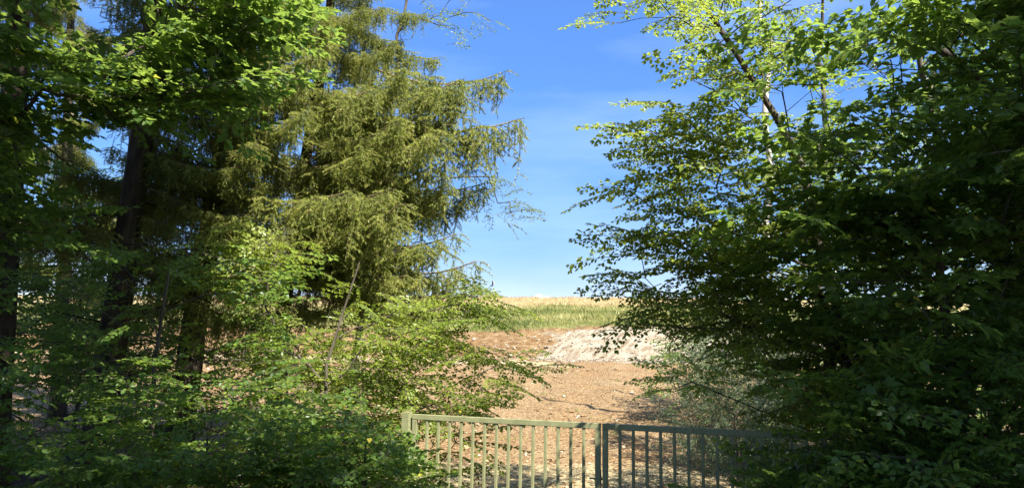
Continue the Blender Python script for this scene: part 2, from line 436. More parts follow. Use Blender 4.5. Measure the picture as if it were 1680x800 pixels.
fx, fy = GX.ravel(), GY.ravel()
warpv = 1.0 * np.sin(fx * .13 + .6) + .5 * np.sin(fx * .41)
fw = fy + warpv
zones = {
    'straw': np.maximum(1 - smooth(10.5, 14, fy), smooth(30.5, 31.5, fw) * (1 - smooth(33, 33.6, fw)) * (1 - smooth(0, 4, fx)) * .9),
    'bank': smooth(33.2, 33.7, fw) * (1 - smooth(36.3, 37.2, fw)),
    'white': smooth(33.2, 33.9, fw) * (1 - smooth(36.0, 37.0, fw)) * smooth(-1.5, 4.5, fx - (fw - 35) * .6),
    'grass': smooth(36.3, 37.2, fw),
    'dry': smooth(50, 58, fy + fx * .12),
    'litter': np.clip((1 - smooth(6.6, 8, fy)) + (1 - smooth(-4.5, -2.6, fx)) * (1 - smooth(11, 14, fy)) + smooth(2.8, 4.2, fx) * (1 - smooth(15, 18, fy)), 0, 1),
}
for k, v in zones.items():
    at = me.attributes.new(k, 'FLOAT', 'POINT'); at.data.foreach_set('value', v.astype(np.float32))
g_ = tag(link('ground', me), 'brown wood-chip slope rising to a pale cut bank and a grassy ridge', 'ground', kind='structure')

# loose chips on the slope
def scatter_chips(n):
    y = 9 + 24.5 * rng.random(n) ** 1.25; x = rng.uniform(-.62, .33, n) * y + rng.uniform(-1, 1, n)
    z = terrain_z(x, y) + .006
    az = rng.uniform(0, 2 * np.pi, n)
    d = np.stack([np.cos(az), np.sin(az), rng.normal(0, .3, n)], -1)
    nn = np.stack([rng.normal(0, .4, n), rng.normal(0, .4, n), np.ones(n)], -1)
    m = MB(); ln = rng.gamma(3., .017, n) + .02
    leaves(m, np.stack([x, y, z], -1), d, nn, ln, ln * rng.uniform(.15, .6, n), np.clip(rng.normal(.5, .32, n), 0, 1), 'lance', fold=.5, mi=0, curl=.1)
    return m
tag(scatter_chips(95000).build('wood_chips', M['chip']), 'loose wood chips and splinters strewn over the brown slope', 'wood chips', kind='stuff')

def scatter_grass(n, x, y, h, w, var, name, m_, label, lean=.25):
    z = terrain_z(x, y) - .02
    az = rng.uniform(0, 2 * np.pi, n)
    d = np.stack([rng.normal(0, lean, n), rng.normal(0, lean, n), np.ones(n)], -1)
    nn = np.stack([np.cos(az), np.sin(az), 0 * az], -1)
    m = MB(); leaves(m, np.stack([x, y, z], -1), d, nn, h, w, var, 'lance', fold=.3, mi=0, curl=.25)
    return tag(m.build(name, m_), label, 'grass', kind='stuff')
n = 120000
y = 36.0 + 18 * rng.random(n); x = rng.uniform(-.5, .32, n) * y
y = y - (1.0 * np.sin(x * .13 + .6) + .5 * np.sin(x * .41)) * np.clip((60 - y) / 24, 0, 1) + .4
clump = np.sin(x * .9 + 2 * np.sin(y * .4)) * np.sin(y * .55 + x * .3)
h = (.15 + .09 * clump + .10 * rng.random(n)) * np.where(rng.random(n) < .04, 2.1, 1)
scatter_grass(n, x, y, h, .026, np.clip(.5 - .25 * clump + rng.normal(0, .24, n) + .4 * smooth(45, 54, y) + .25 * np.sin(x * .35 + y * .8), 0, 1), 'grass', M['grass'], 'green meadow grass growing above the cut bank', .4)
n = 30000
y = 50 + 31 * rng.random(n); x = rng.uniform(-.4, .3, n) * y
scatter_grass(n, x, y, rng.uniform(.1, .35, n), .035, np.clip(rng.normal(.5, .25, n), 0, 1), 'dry_grass', M['straw'], 'short dry straw-coloured grass along the ridge top', .5)
# weeds on the crest line
n = 500
cx = W(808, 488, 79)[0]
x = np.concatenate([rng.normal(cx, .9, 350), rng.uniform(-12, 4, 150)]); y = 78.5 + rng.uniform(-1, 1, n)
h = np.clip(.75 - .35 * np.abs(x - cx), .2, .75) * rng.uniform(.5, 1.2, n)
scatter_grass(n, x, y, h, .09, rng.uniform(0, .7, n), 'weeds', M['grass'], 'clump of tall weeds standing on the ridge line', .3)

def scatter_stones(n, x, y, size, name, m_, label):
    o = np.array([(1, 0, 0), (-1, 0, 0), (0, 1, 0), (0, -1, 0), (0, 0, 1), (0, 0, -1), (.6, .6, .5), (-.6, .6, .45), (-.6, -.6, .5), (.6, -.6, .4)], float)
    tri = [(0, 6, 4), (6, 2, 4), (2, 7, 4), (7, 1, 4), (1, 8, 4), (8, 3, 4), (3, 9, 4), (9, 0, 4), (6, 0, 5), (2, 6, 5), (7, 2, 5), (1, 7, 5), (8, 1, 5), (3, 8, 5), (9, 3, 5), (0, 9, 5)]
    v = o[None] * size[:, None, None] * rng.uniform(.6, 1.25, (n, len(o), 1)) * np.stack([np.ones(n), rng.uniform(.5, 1, n), rng.uniform(.4, .8, n)], -1)[:, None]
    a = rng.uniform(0, 6.3, n); c, s_ = np.cos(a)[:, None], np.sin(a)[:, None]
    v = np.stack([v[..., 0] * c - v[..., 1] * s_, v[..., 0] * s_ + v[..., 1] * c, v[..., 2]], -1)
    v += np.stack([x, y, terrain_z(x, y) + size * .15], -1)[:, None]
    m = MB(); m.add(v.reshape(-1, 3), (np.arange(n)[:, None, None] * len(o) + np.array(tri)[None]).reshape(-1, 3), 0, np.repeat(np.clip(rng.normal(.5, .3, n), 0, 1), len(o)))
    return tag(m.build(name, m_), label, 'stones', kind='stuff')
n = 3500
y = 9.5 + 24 * rng.random(n) ** 1.2; x = rng.uniform(-.6, .3, n) * y
scatter_stones(n, x, y, rng.gamma(1.8, .010, n) + .006, 'clods', M['chip'], 'small clods and stones lying among the wood chips')
n = 2600
x = rng.uniform(-9, 10, n); y = 33 + rng.gamma(2., .8, n) - np.sin(x * .13 + .6) - .5 * np.sin(x * .41)
scatter_stones(n, x, y, rng.gamma(1.6, .016, n) + .01, 'rubble', M['rubble'], 'pale rubble loose on the cut bank and along its foot')
n = 1500
yy = rng.uniform(12, 33, 60); xx = rng.uniform(-.45, .2, 60) * yy
q = rng.integers(0, 60, n); sp_ = rng.uniform(.03, .14, 60)[q]
scatter_grass(n, xx[q] + rng.normal(0, 1, n) * sp_, yy[q] + rng.normal(0, 1, n) * sp_, rng.uniform(.04, .16, n), .02, np.clip(rng.normal(.5, .3, n), 0, 1), 'seedlings', M['grass'], 'sparse green seedlings sprouting on the wood-chip slope', .6)
# pale rocks on the crest
def rock(px, py, Z, s, label):
    p = W(px, py, Z); z = float(terrain_z(p[0], Z))
    bm_v = []; m = MB()
    nl, ns = 7, 10
    for a in range(nl):
        th = np.pi * a / (nl - 1)
        for b in range(ns):
            ph = 2 * np.pi * b / ns
            r_ = s * (1 + rng.normal(0, .09))
            bm_v.append((r_ * 1.2 * math.sin(th) * math.cos(ph), r_ * math.sin(th) * math.sin(ph), r_ * .8 * math.cos(th)))
    f = [(a * ns + b, a * ns + (b + 1) % ns, (a + 1) * ns + (b + 1) % ns, (a + 1) * ns + b) for a in range(nl - 1) for b in range(ns)]
    m.add(bm_v, f)
    o = m.build('rock', M['rock']); o.location = (p[0], Z, z + s * .35)
    tag(o, label, 'rock', 'pale rocks on the ridge line')
rock(884, 487, 78, .36, 'largest pale rock standing on the ridge line against the sky')
rock(897, 488, 78.3, .22, 'small pale rock just right of the larger one on the ridge')

# unidentified speck over the ridge, modelled as a bird
def bird():
    p = W(808, 465, 60)
    t = thing('bird', 'tiny unidentified grey speck hovering in the sky above the ridge, modelled as a bird with raised wings', 'bird', p)
    m = MB(); k = np.linspace(-1, 1, 9)
    tube(m, np.stack([k * .2 - .05, 0 * k, -.16 + .04 * k], -1), .055 * np.sqrt(np.clip(1 - k * k, .03, 1)), 8)
    m.build('body', M['feather'], t, True)
    for s in (-1, 1):
        m = MB()
        a = np.array([(-.05, 0, -.13), (.08, 0, -.13), (.15 + .06 * s, s * .25, .08), (.02 + .03 * s, s * .3, .26), (-.04, s * .2, .12)])
        m.add(np.concatenate([a, a + [0, .012, 0]]), [(0, 1, 2, 3, 4), (9, 8, 7, 6, 5)])
        m.add(np.concatenate([a, a + [0, .012, 0]]), [(q, (q + 1) % 5, 5 + (q + 1) % 5, 5 + q) for q in range(5)])
        m.build('wing', M['feather'], t)
bird()

# ------------------------------------------------------------------ gate
A = W(701, 679, 7.49); B = W(1292, 708, 6.43)
GD = np.array([B[0] - A[0], B[1] - A[1], 0]); GD /= np.linalg.norm(GD)
GN = np.array([GD[1], -GD[0], 0])
if GN[1] > 0: GN = -GN
TOP = (A[2] + B[2]) / 2 - .003
SP = .1215
GROT = np.stack([GD, -GN, [0, 0, 1.0]], 1)                               # columns: along, back, up
GANG = math.atan2(GD[1], GD[0])
def bev(o, w=.004):
    b = o.modifiers.new('edge', 'BEVEL'); b.width = w; b.segments = 2; b.limit_method = 'ANGLE'; return o
def gate_leaf(label, x0, nbars, flip):
    """x0: distance along the gate line of the hanging edge from A"""
    t = thing('gate_leaf', label, 'gate', (A[0] + GD[0] * x0, A[1] + GD[1] * x0, 0), 'gate leaves')
    t.rotation_euler = (0, 0, GANG)
    Wd = .05 + .05 + SP * (nbars + 1) - .026
    rail = .052
    def part(name, size, loc, w=.004):
        m = MB(); m.box(size, loc); o = m.build(name, M['paint'], t); return bev(o, w)
    part('top_rail', (Wd, .04, rail), (Wd / 2, 0, TOP - rail / 2))
    part('bottom_rail', (Wd - .104, .036, .05), (Wd / 2, 0, .12))
    for s in (0, 1):
        st = part('stile', (.05, .036, TOP - rail - .06), (.025 + s * (Wd - .05), 0, .06 + (TOP - rail - .06) / 2 - .002))
    x = .05 + SP - .013
    for k in range(nbars):
        part('bar', (.026, .026, TOP - rail - .145 + .004), (.05 + SP * (k + 1) - .013 , 0, .145 + (TOP - rail - .145) / 2), .003)
    return t, Wd
lf, wl_ = gate_leaf('left olive green leaf of the double gate, mostly in sunlight', -.155, 14, False)
rf, wr_ = gate_leaf('right olive green leaf of the double gate, dark in leaf shade', -.155 + wl_ + .018, 14, True)
m = MB(); m.box((.045, .006, .16), (wl_ - .02, .024, TOP - .5)); m.box((.12, .014, .016), (wl_ - .05, .034, TOP - .5)); m.build('latch', M['paint'], lf)
def gate_post(u, label):
    p = A + GD * u
    t = thing('gate_post', label, 'post', (p[0], p[1], 0), 'gate posts'); t.rotation_euler = (0, 0, GANG)
    m = MB(); m.box((.085, .085, TOP + .008), (0, 0, (TOP + .008) / 2)); bev(m.build('shaft', M['paint'], t), .006)
    m = MB(); m.box((.083, .083, .004), (0, 0, TOP + .0125)); bev(m.build('cap', M['paint'], t), .001)
    for h in (.35, TOP - .25):
        m = MB(); k = np.linspace(0, 1, 3); tube(m, np.stack([0 * k + (.052 if u < 1 else -.052), 0 * k - .02, h + k * .09], -1), .012, 10); m.build('hinge', M['paint'], t)
gate_post(-.155 - .065, 'square olive post carrying the left gate leaf, half hidden by hornbeam leaves')
gate_post(-.155 + wl_ + .018 + wr_ + .065, 'square olive post carrying the right gate leaf, buried in dark leaves')

# ------------------------------------------------------------------ sunlit places
for u in np.arange(-.25, 1.62, .16):
    for z in (.5, .8, 1.1, 1.25): lit([A + GD * u + np.array([0, 0, z - A[2]])], .16, 4)
lit_px([(420, 60), (700, 110), (840, 100), (840, 230), (790, 450), (560, 420), (400, 330), (350, 120)], 11, .5, 50)
lit_px([(60, 100), (200, 120), (300, 180), (260, 220), (110, 160)], 6.6, .3, 14, 3)
lit_px([(270, 30), (440, 10), (440, 70), (300, 110)], 6.6, .3, 12, 3)
lit_px([(0, 300), (60, 320), (60, 360), (0, 350)], 6.6, .2, 4, 3)
lit_px([(340, 380), (560, 420), (720, 520), (930, 600), (840, 670), (700, 690), (640, 720), (520, 740), (420, 560)], 8.6, .33, 60, 0)
lit_px([(60, 480), (400, 500), (560, 780), (100, 640)], 7.0, .11, 18, 3)
lit_px([(1300, 0), (1680, 0), (1660, 330), (1350, 250)], 6.6, .12, 16, 3)
lit_px([(940, -20), (1310, -20), (1310, 200), (1200, 480), (960, 470)], 9, .6, 50)
lit_px([(1060, 330), (1300, 330), (1300, 580), (1100, 600)], 7.3, .28, 26, 2)
lit_px([(1010, 480), (1240, 470), (1260, 780), (1100, 760)], 11, .45, 30, 2)
for _ in range(200):
    yy = rng.uniform(8.5, 26); lit([np.array([rng.uniform(-.40, .2) * yy, yy, .3])], 1.0)
for _ in range(250):
    yy = rng.uniform(9.5, 18); xx = rng.uniform(-.12, .11) * yy; lit([np.array([xx, yy, float(terrain_z(xx, yy))])], .4, 1)
for _ in range(220):
    yy = rng.uniform(14, 27); xx = rng.uniform(-.2, .13) * yy; lit([np.array([xx, yy, float(terrain_z(xx, yy))])], .6, 5)

for _ in range(150):
    yy = rng.uniform(9.4, 13.); xx = rng.uniform(-.12, .10) * yy; lit([np.array([xx, yy, float(terrain_z(xx, yy))])], .3, 6)

# ------------------------------------------------------------------ broadleaf trees
def grow(trunk, r_base, targets, seg=.22, up=.35):
    """branches that join every target point to the trunk; returns nodes, parents, tips"""
    tp = []
    for a, b in zip(trunk[:-1], trunk[1:]):
        k = max(2, int(np.linalg.norm(np.subtract(b, a)) / seg))
        tp += [np.asarray(a) + (np.asarray(b) - np.asarray(a)) * q / k for q in range(k)]
    tp.append(np.asarray(trunk[-1]))
    nodes = [np.array(p, float) for p in tp]; par = [-1] + list(range(len(tp) - 1)); nt = len(tp)
    dist = list(np.zeros(nt)); tips, tdir = [], []
    T = np.array(targets)
    tr = np.array(tp)
    order = np.argsort([np.min(np.linalg.norm(tr - t, axis=1)) for t in T])
    for q in order:
        t = T[q]; N = np.array(nodes)
        dd = N - t; h = np.linalg.norm(dd[:, :2], axis=1)
        c = np.linalg.norm(dd, axis=1) + .25 * np.array(dist) + 1.6 * np.clip(dd[:, 2] + up * h, 0, 9) 
        i = int(np.argmin(c)); p0 = nodes[i]; L = np.linalg.norm(t - p0)
        if L < .05: L = .05
        k = max(1, int(L / seg)); side = rng.normal(0, .06 * L, 3)
        pi = i
        for s in range(1, k + 1):
            u = s / k
            p = p0 + (t - p0) * u + side * math.sin(math.pi * u) + np.array([0, 0, .10 * L * math.sin(math.pi * u)])
            nodes.append(p); par.append(pi); dist.append(dist[i] + L * u); pi = len(nodes) - 1
        tips.append(pi); v = nodes[pi] - nodes[par[pi]]; tdir.append(v)
    return nodes, par, nt, tips, np.array(tdir)

def branch_mesh(nodes, par, nt, tips, r_base, r_tip, trunk_mb, twig_mb, rough=.04):
    n = len(nodes); cnt = np.zeros(n)
    for t in tips: cnt[t] += 1
    for i in range(n - 1, nt - 1, -1): cnt[par[i]] += cnt[i]
    kids = {}
    for i in range(nt, n):
        if cnt[i] > 0: kids.setdefault(par[i], []).append(i)
    rr = lambda i: r_tip * max(cnt[i], 1) ** .42
    zt = np.linspace(1, .28, nt)
    tube(trunk_mb, np.array(nodes[:nt]), r_base * zt, 12, 0, rough)
    starts = [i for i in range(nt, n) if par[i] < nt and cnt[i] > 0]
    stack = [(par[i], i) for i in starts]
    while stack:
        b, i = stack.pop(); pts = [nodes[b], nodes[i]]; rad = [min(rr(i), r_base * .5), rr(i)]
        while i in kids:
            ks = sorted(kids[i], key=lambda q: -cnt[q])
            for k in ks[1:]: stack.append((i, k))
            i = ks[0]; pts.append(nodes[i]); rad.append(rr(i))
        tube(twig_mb, np.array(pts), np.array(rad), 6 if rad[0] > .015 else 4, 0)

def region(poly, Z, n, holes=.0, sc=.9):
    """n points in a volume given by its outline in the photo and a depth range"""
    out = []; ph = rng.uniform(0, 9, 6)
    while len(out) < n:
        for q in sample_poly(poly, n):
            z = (rng.uniform(Z[0] ** 3, Z[1] ** 3)) ** (1 / 3)
            p = W(q[0], q[1], z)
            if p[2] < terrain_z(p[0], p[1]) + .12: continue
            f = math.sin(p[0] * 2.1 / sc + ph[0]) + math.sin(p[1] * 1.9 / sc + ph[1]) + math.sin(p[2] * 2.6 / sc + ph[2])
            if f < -3 + 6 * holes: continue
            out.append(p)
            if len(out) == n: break
    return out

def broadleaf(name, label, cat, kind, trunk, r_base, targets, scale=(.7, 1.1), tone=.5, outv=None, cull=None, r_tip=.005, bark='bark',
              group=None, pitch=(.05, .22), droop_mix=.0, drop_tip=0., max_roll=.35, tonevar=.1):
    trunk = [np.array(p, float) for p in trunk]
    if len(trunk) > 2:
        fine = []
        for a, b in zip(trunk[:-1], trunk[1:]):
            k = max(1, int(np.linalg.norm(b - a) / .45)); fine += [a + (b - a) * q / k for q in range(k)]
        fine.append(trunk[-1]); fine = np.array(fine)
        jit = np.cumsum(rng.normal(0, .6 * r_base + .008, (len(fine), 3)) * [1, 1, 0], 0); jit -= np.linspace(0, 1, len(fine))[:, None] * jit[-1]
        trunk = list(fine + jit * (np.arange(len(fine)) > 0)[:, None])
    targets = np.array(targets)
    if cull is not None:
        culls = [cull] if isinstance(cull, tuple) else cull if isinstance(cull, list) else [(cull, None, 1.)]
        for ex, zn, pr in culls:
            targets = targets[~(blocks_light(targets, ex, zn) & (rng.random(len(targets)) < pr))]
    t = thing(name, label, cat, trunk[0], group)
    off = trunk[0]
    nodes, par, nt, tips, td = grow(trunk, r_base, targets)
    nodes = [p - off for p in nodes]
    tm, cm = MB(), MB()
    P = np.array([nodes[i] for i in tips])
    c = P.mean(0) if outv is None else None
    tr = np.array(nodes[:nt])
    near = tr[np.argmin(np.linalg.norm(P[:, None] - tr[None], axis=2), 1)]
    o = unit((P - near) * [1, 1, 0]) + .5 * unit(td * [1, 1, 0]) + rng.normal(0, .35, P.shape)
    if outv is not None: o = o + np.array(outv)
    az = np.arctan2(o[:, 1], o[:, 0])
    # a leafy end at each tip and one or two on the way
    PA, AZ = [P], [az]
    for k in range(2):
        PA.append(P + rng.normal(0, .12, P.shape) - .2 * np.stack([np.cos(az), np.sin(az), 0 * az], -1)); AZ.append(az + rng.choice([-1, 1], len(az)) * rng.uniform(.5, 1.3, len(az)))
    P = np.concatenate(PA); az = np.concatenate(AZ)
    own = np.tile(np.arange(len(tips)), 3)
    if cull is not None:
        Lk = .55 * (1.4 if kind == 'shade' else .9) * sum(scale) / 2
        ctr = P + off + Lk * np.stack([np.cos(az), np.sin(az), 0 * az], -1)
        keep = np.ones(len(P), bool)
        for ex, zn, pr in culls:
            keep &= ~(blocks_light(ctr, ex, zn) & (rng.random(len(P)) < pr))
        P, az, own = P[keep], az[keep], own[keep]
    branch_mesh(nodes, par, nt, [tips[q] for q in np.unique(own)], r_base, r_tip, tm, cm)
    nP = len(P)
    put_sprays(cm, kind, P, az, rng.normal(*pitch, nP) - drop_tip, rng.normal(0, max_roll, nP), rng.uniform(*scale, nP), np.clip(rng.normal(tone, tonevar, nP), 0, 1))
    tm.build('trunk', M[bark], t, True)
    cm.build('crown', [M[bark], M[MATOF.get(kind, kind)]], t)
    return t

def gz(p): return np.array([p[0], p[1], float(terrain_z(p[0], p[1])) - .05])
def stem(px_list, Z, base=None):
    """trunk points seen at photo pixels; the foot is set down on the ground"""
    pts = [W(a, b, Z) for a, b in px_list]
    foot = gz(pts[0] if base is None else W(*base, Z))
    return [foot] + pts

# ------------------------------------------------------------------ spruces
def make_bough(L, seed):
    r = np.random.default_rng(seed)
    m = MB(); shoots = []                                              # (p0, p1, tone)
    dry0, dry1, dr = [], [], []
    n = 34
    sag = r.uniform(.10, .2); s = np.linspace(0, 1, n)
    ax = np.stack([s * L, .08 * L * np.sin(s * 3 + r.uniform(0, 6)) * s + .012 * np.cumsum(r.normal(0, 1, n)), -sag * L * np.sin(s * 2.3) + .06 * L * s ** 4], -1)
    tube(m, ax, .022 * (1 - .85 * s) * (L / 3) ** .7 + .003, 6, 0)
    def pend(p, length, a, tone, bare):
        k = max(2, int(length / .07)); q = p.copy()
        dx = np.array([math.cos(a), math.sin(a), 0]) * r.uniform(.1, .5)
        for i in range(k):
            t = i / k
            d = dx * (1 - t) * (1 - t) + np.array([r.normal(0, .08), r.normal(0, .08), -1.0]); d /= np.linalg.norm(d)
            e = q + d * .07
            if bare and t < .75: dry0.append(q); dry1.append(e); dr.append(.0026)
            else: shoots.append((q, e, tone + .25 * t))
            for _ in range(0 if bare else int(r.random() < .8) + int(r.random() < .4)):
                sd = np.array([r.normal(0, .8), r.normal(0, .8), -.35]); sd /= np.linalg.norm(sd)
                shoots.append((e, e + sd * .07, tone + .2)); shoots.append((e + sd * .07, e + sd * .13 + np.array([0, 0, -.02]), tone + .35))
            q = e
    for i in range(2, n):
        u = s[i]
        for sg in (-1, 1):
            if r.random() < .12: continue
            d0 = ax[min(i + 1, n - 1)] - ax[i - 1]; a0 = math.atan2(d0[1], d0[0]); a = a0 + sg * r.uniform(.55, 1.0)
            ln = (.32 * L * (1.05 - u) ** .7 * (.25 + .75 * min(1, u * 2.2))) * r.choice([.45, .8, 1.0, 1.35]) * r.uniform(.8, 1.15) + .10
            if math.sin(u * 17 + seed) * math.sin(u * 7.3 + seed * 2 + sg) < -.45: continue
            k = max(2, int(ln / .07)); p = ax[i].copy(); inner = u < .3 and r.random() < .5
            for q in range(k):
                t = q / k
                d = np.array([math.cos(a), math.sin(a), .06 - .55 * t + r.normal(0, .05)]); d /= np.linalg.norm(d)
                e = p + d * .07; a += r.normal(0, .06)
                dry0.append(p); dry1.append(e); dr.append(.0038 * (1 - .6 * t))
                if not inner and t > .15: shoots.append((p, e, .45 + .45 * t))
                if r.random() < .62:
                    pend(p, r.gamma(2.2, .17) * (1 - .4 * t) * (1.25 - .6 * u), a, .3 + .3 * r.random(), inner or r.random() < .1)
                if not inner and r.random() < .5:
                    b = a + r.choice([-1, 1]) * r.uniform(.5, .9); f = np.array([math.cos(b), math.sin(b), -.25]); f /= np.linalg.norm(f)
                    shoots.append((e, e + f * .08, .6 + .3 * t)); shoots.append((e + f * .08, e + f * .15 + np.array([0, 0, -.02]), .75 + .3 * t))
                p = e
        if r.random() < .8: pend(ax[i], r.uniform(.2, .9) * (1.15 - .7 * u), r.uniform(0, 6), .3, u < .3 and r.random() < .6)
        if u > .45: shoots.append((ax[i - 1], ax[i], .7))
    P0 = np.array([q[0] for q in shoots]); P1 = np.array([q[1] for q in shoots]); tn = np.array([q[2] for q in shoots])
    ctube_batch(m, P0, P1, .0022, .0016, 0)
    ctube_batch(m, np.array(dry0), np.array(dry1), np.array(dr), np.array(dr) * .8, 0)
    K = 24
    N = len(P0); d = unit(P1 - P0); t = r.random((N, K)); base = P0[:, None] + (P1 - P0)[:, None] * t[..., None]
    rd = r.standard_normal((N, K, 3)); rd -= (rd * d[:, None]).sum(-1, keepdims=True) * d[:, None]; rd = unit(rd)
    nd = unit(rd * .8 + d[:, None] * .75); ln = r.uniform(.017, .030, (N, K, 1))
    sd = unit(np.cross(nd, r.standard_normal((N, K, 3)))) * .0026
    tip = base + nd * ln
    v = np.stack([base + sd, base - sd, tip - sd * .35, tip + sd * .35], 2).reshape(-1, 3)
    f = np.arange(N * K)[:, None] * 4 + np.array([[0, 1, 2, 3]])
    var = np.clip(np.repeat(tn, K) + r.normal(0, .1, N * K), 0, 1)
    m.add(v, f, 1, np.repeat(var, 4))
    return m.mesh('bough', [M['dry_twig'], M['needle']])
def make_dead_bough(L, seed):
    r = np.random.default_rng(seed); m = MB(); P0, P1, RR = [], [], []
    s = np.linspace(0, 1, 14)
    ax = np.stack([s * L, .1 * L * np.sin(s * 3 + seed), -.22 * L * s ** 1.5 + .1 * L * s ** 4], -1)
    tube(m, ax, .016 * (1 - .8 * s) + .002, 6)
    def sub(p, a, ln, el, rad, lev):
        k = max(3, int(ln / .08))
        for i in range(k):
            d = np.array([math.cos(a) * math.cos(el), math.sin(a) * math.cos(el), math.sin(el)]); q = p + d * .08
            P0.append(p); P1.append(q); RR.append(rad * (1 - .7 * i / k)); p = q
            a += r.normal(0, .15); el += r.normal(-.05, .12)
            if lev and r.random() < .6: sub(p, a + r.choice([-1, 1]) * r.uniform(.5, 1.2), r.uniform(.1, .4), el + r.normal(0, .4), .0022, lev - 1)
    for i in range(2, 14):
        for sg in (-1, 1):
            if r.random() < .75: sub(ax[i], sg * r.uniform(.5, 1.1), r.uniform(.2, .75) * (1.1 - s[i] * .6), r.normal(-.3, .25), .0045, 1)
    ctube_batch(m, np.array(P0), np.array(P1), np.array(RR), np.array(RR) * .8)
    return m.mesh('dead_bough', M['spruce_bark'])
DEAD = [make_dead_bough(1.9, 300 + k) for k in range(4)]
BOUGHS = [make_bough(2.6, 100 + k) for k in range(5)]

def spruce(label, foot_top, r0, boughs, ztop=13., dead=(1.0, 4.5, 16)):
    pts = foot_top
    t = thing('spruce_tree', label, 'spruce', pts[0], 'tall spruces left of the gate')
    base = np.array(pts[0]); P = [np.array(p) - base for p in pts]
    d = (P[-1] - P[-2]); d /= np.linalg.norm(d); d = unit(d * [.6, .6, 1])
    P.append(P[-1] + d * (ztop - (P[-1] + base)[2]) / d[2])
    tp = []
    for a, b in zip(P[:-1], P[1:]):
        k = max(2, int(np.linalg.norm(b - a) / .25)); tp += [a + (b - a) * q / k for q in range(k)]
    tp.append(P[-1]); tp = np.array(tp)
    h = tp[:, 2] / tp[-1, 2]
    m = MB(); tube(m, tp, r0 * (1.0 - .78 * h) * (1 + .35 * np.exp(-tp[:, 2] * 2.2)), 14, 0, .03)
    m.build('trunk', M['spruce_bark'], t, True)
    def at(z):
        return np.array([np.interp(z, tp[:, 2], tp[:, q]) for q in range(3)])
    for (z, az, ln, tilt) in boughs:
        o = link('bough', BOUGHS[random.randrange(len(BOUGHS))], t)
        zz = min(z - base[2], tp[-1, 2] - .05)
        p = at(zz); o.location = p
        s = ln / 2.6
        o.rotation_euler = (random.gauss(0, .06), tilt, az); o.scale = (s, max(.55, s) * random.uniform(.85, 1.1), max(.6, s) * random.uniform(.85, 1.15))
    for (z, az, ln, tilt) in whorl(dead[0], dead[1], dead[2], 1.9, 1.9, .05):
        o = link('dead_bough', DEAD[random.randrange(len(DEAD))], t)
        o.location = at(z); o.rotation_euler = (random.gauss(0, .3), tilt, az); o.scale = (ln / 1.9,) * 3
    return t

def whorl(z0, z1, n, lmax, ltop, tilt=.08, azr=None):
    out = []
    for k in range(n):
        z = z0 + (z1 - z0) * (k + random.random() * .7) / n
        az = random.uniform(0, 2 * math.pi) if azr is None else random.uniform(*azr)
        out.append((z, az, (lmax + (ltop - lmax) * (z - z0) / (z1 - z0)) * random.uniform(.75, 1.1), tilt + random.gauss(0, .08)))
    return out
def aim(tree_pts, items):
    """boughs that reach a given photo pixel at a given depth from the trunk of tree_pts"""
    out = []
    for (px, py, Z, rise) in items:
        tip = W(px, py, Z)
        zs = tip[2] + rise
        P = np.array(tree_pts); p = np.array([np.interp(zs, P[:, 2], P[:, q]) for q in range(2)])
        d = tip[:2] - p; L = math.hypot(*d)
        out.append((zs, math.atan2(d[1], d[0]), L * 1.03, math.atan2(rise - .10 * L, L)))
    return out

ZA, ZB, ZC, ZD = 10.0, 11.0, 12.3, 9.2
tA = stem([(150, 790), (198, 470), (240, 170), (262, -60)], ZA, (146, 800))
tB = stem([(285, 790), (318, 540), (372, 220), (392, 40), (400, -60)], ZB, (283, 800))
tC = stem([(440, 790), (458, 560), (505, 240), (537, 60), (548, -60)], ZC, (438, 800))
tD = stem([(-20, 790), (8, 400), (30, 40), (36, -60)], ZD, (-22, 800))
spruce('dark spruce with the thickest bare lower trunk, second trunk from the left edge', tA, .20, whorl(3.0, 6.0, 16, 2.3, 2.1, azr=(-.4, 3.5)) + whorl(6.5, 14, 28, 2.2, .8), 15)
spruce('spruce whose trunk rises right of the thickest one, sunlit boughs near its top', tB, .20,
       whorl(3.2, 5.6, 10, 2.2, 2.0, azr=(-.4, 3.5)) + whorl(5.6, 7.5, 11, 2.2, 2.0) + whorl(7.5, 14, 24, 2.2, .8) + aim(tB, [(400, 200, 9.8, .3), (440, 250, 9.6, .4), (360, 130, 9.6, .3), (480, 380, 9.8, .5), (560, 330, 9.8, .4), (410, 60, 9.6, .2), (490, 60, 10, .2), (540, 100, 9.8, .2), (600, 160, 10.2, .3), (520, 200, 9.6, .3), (470, 120, 9.4, .2), (430, 300, 10, .3)]), 14)
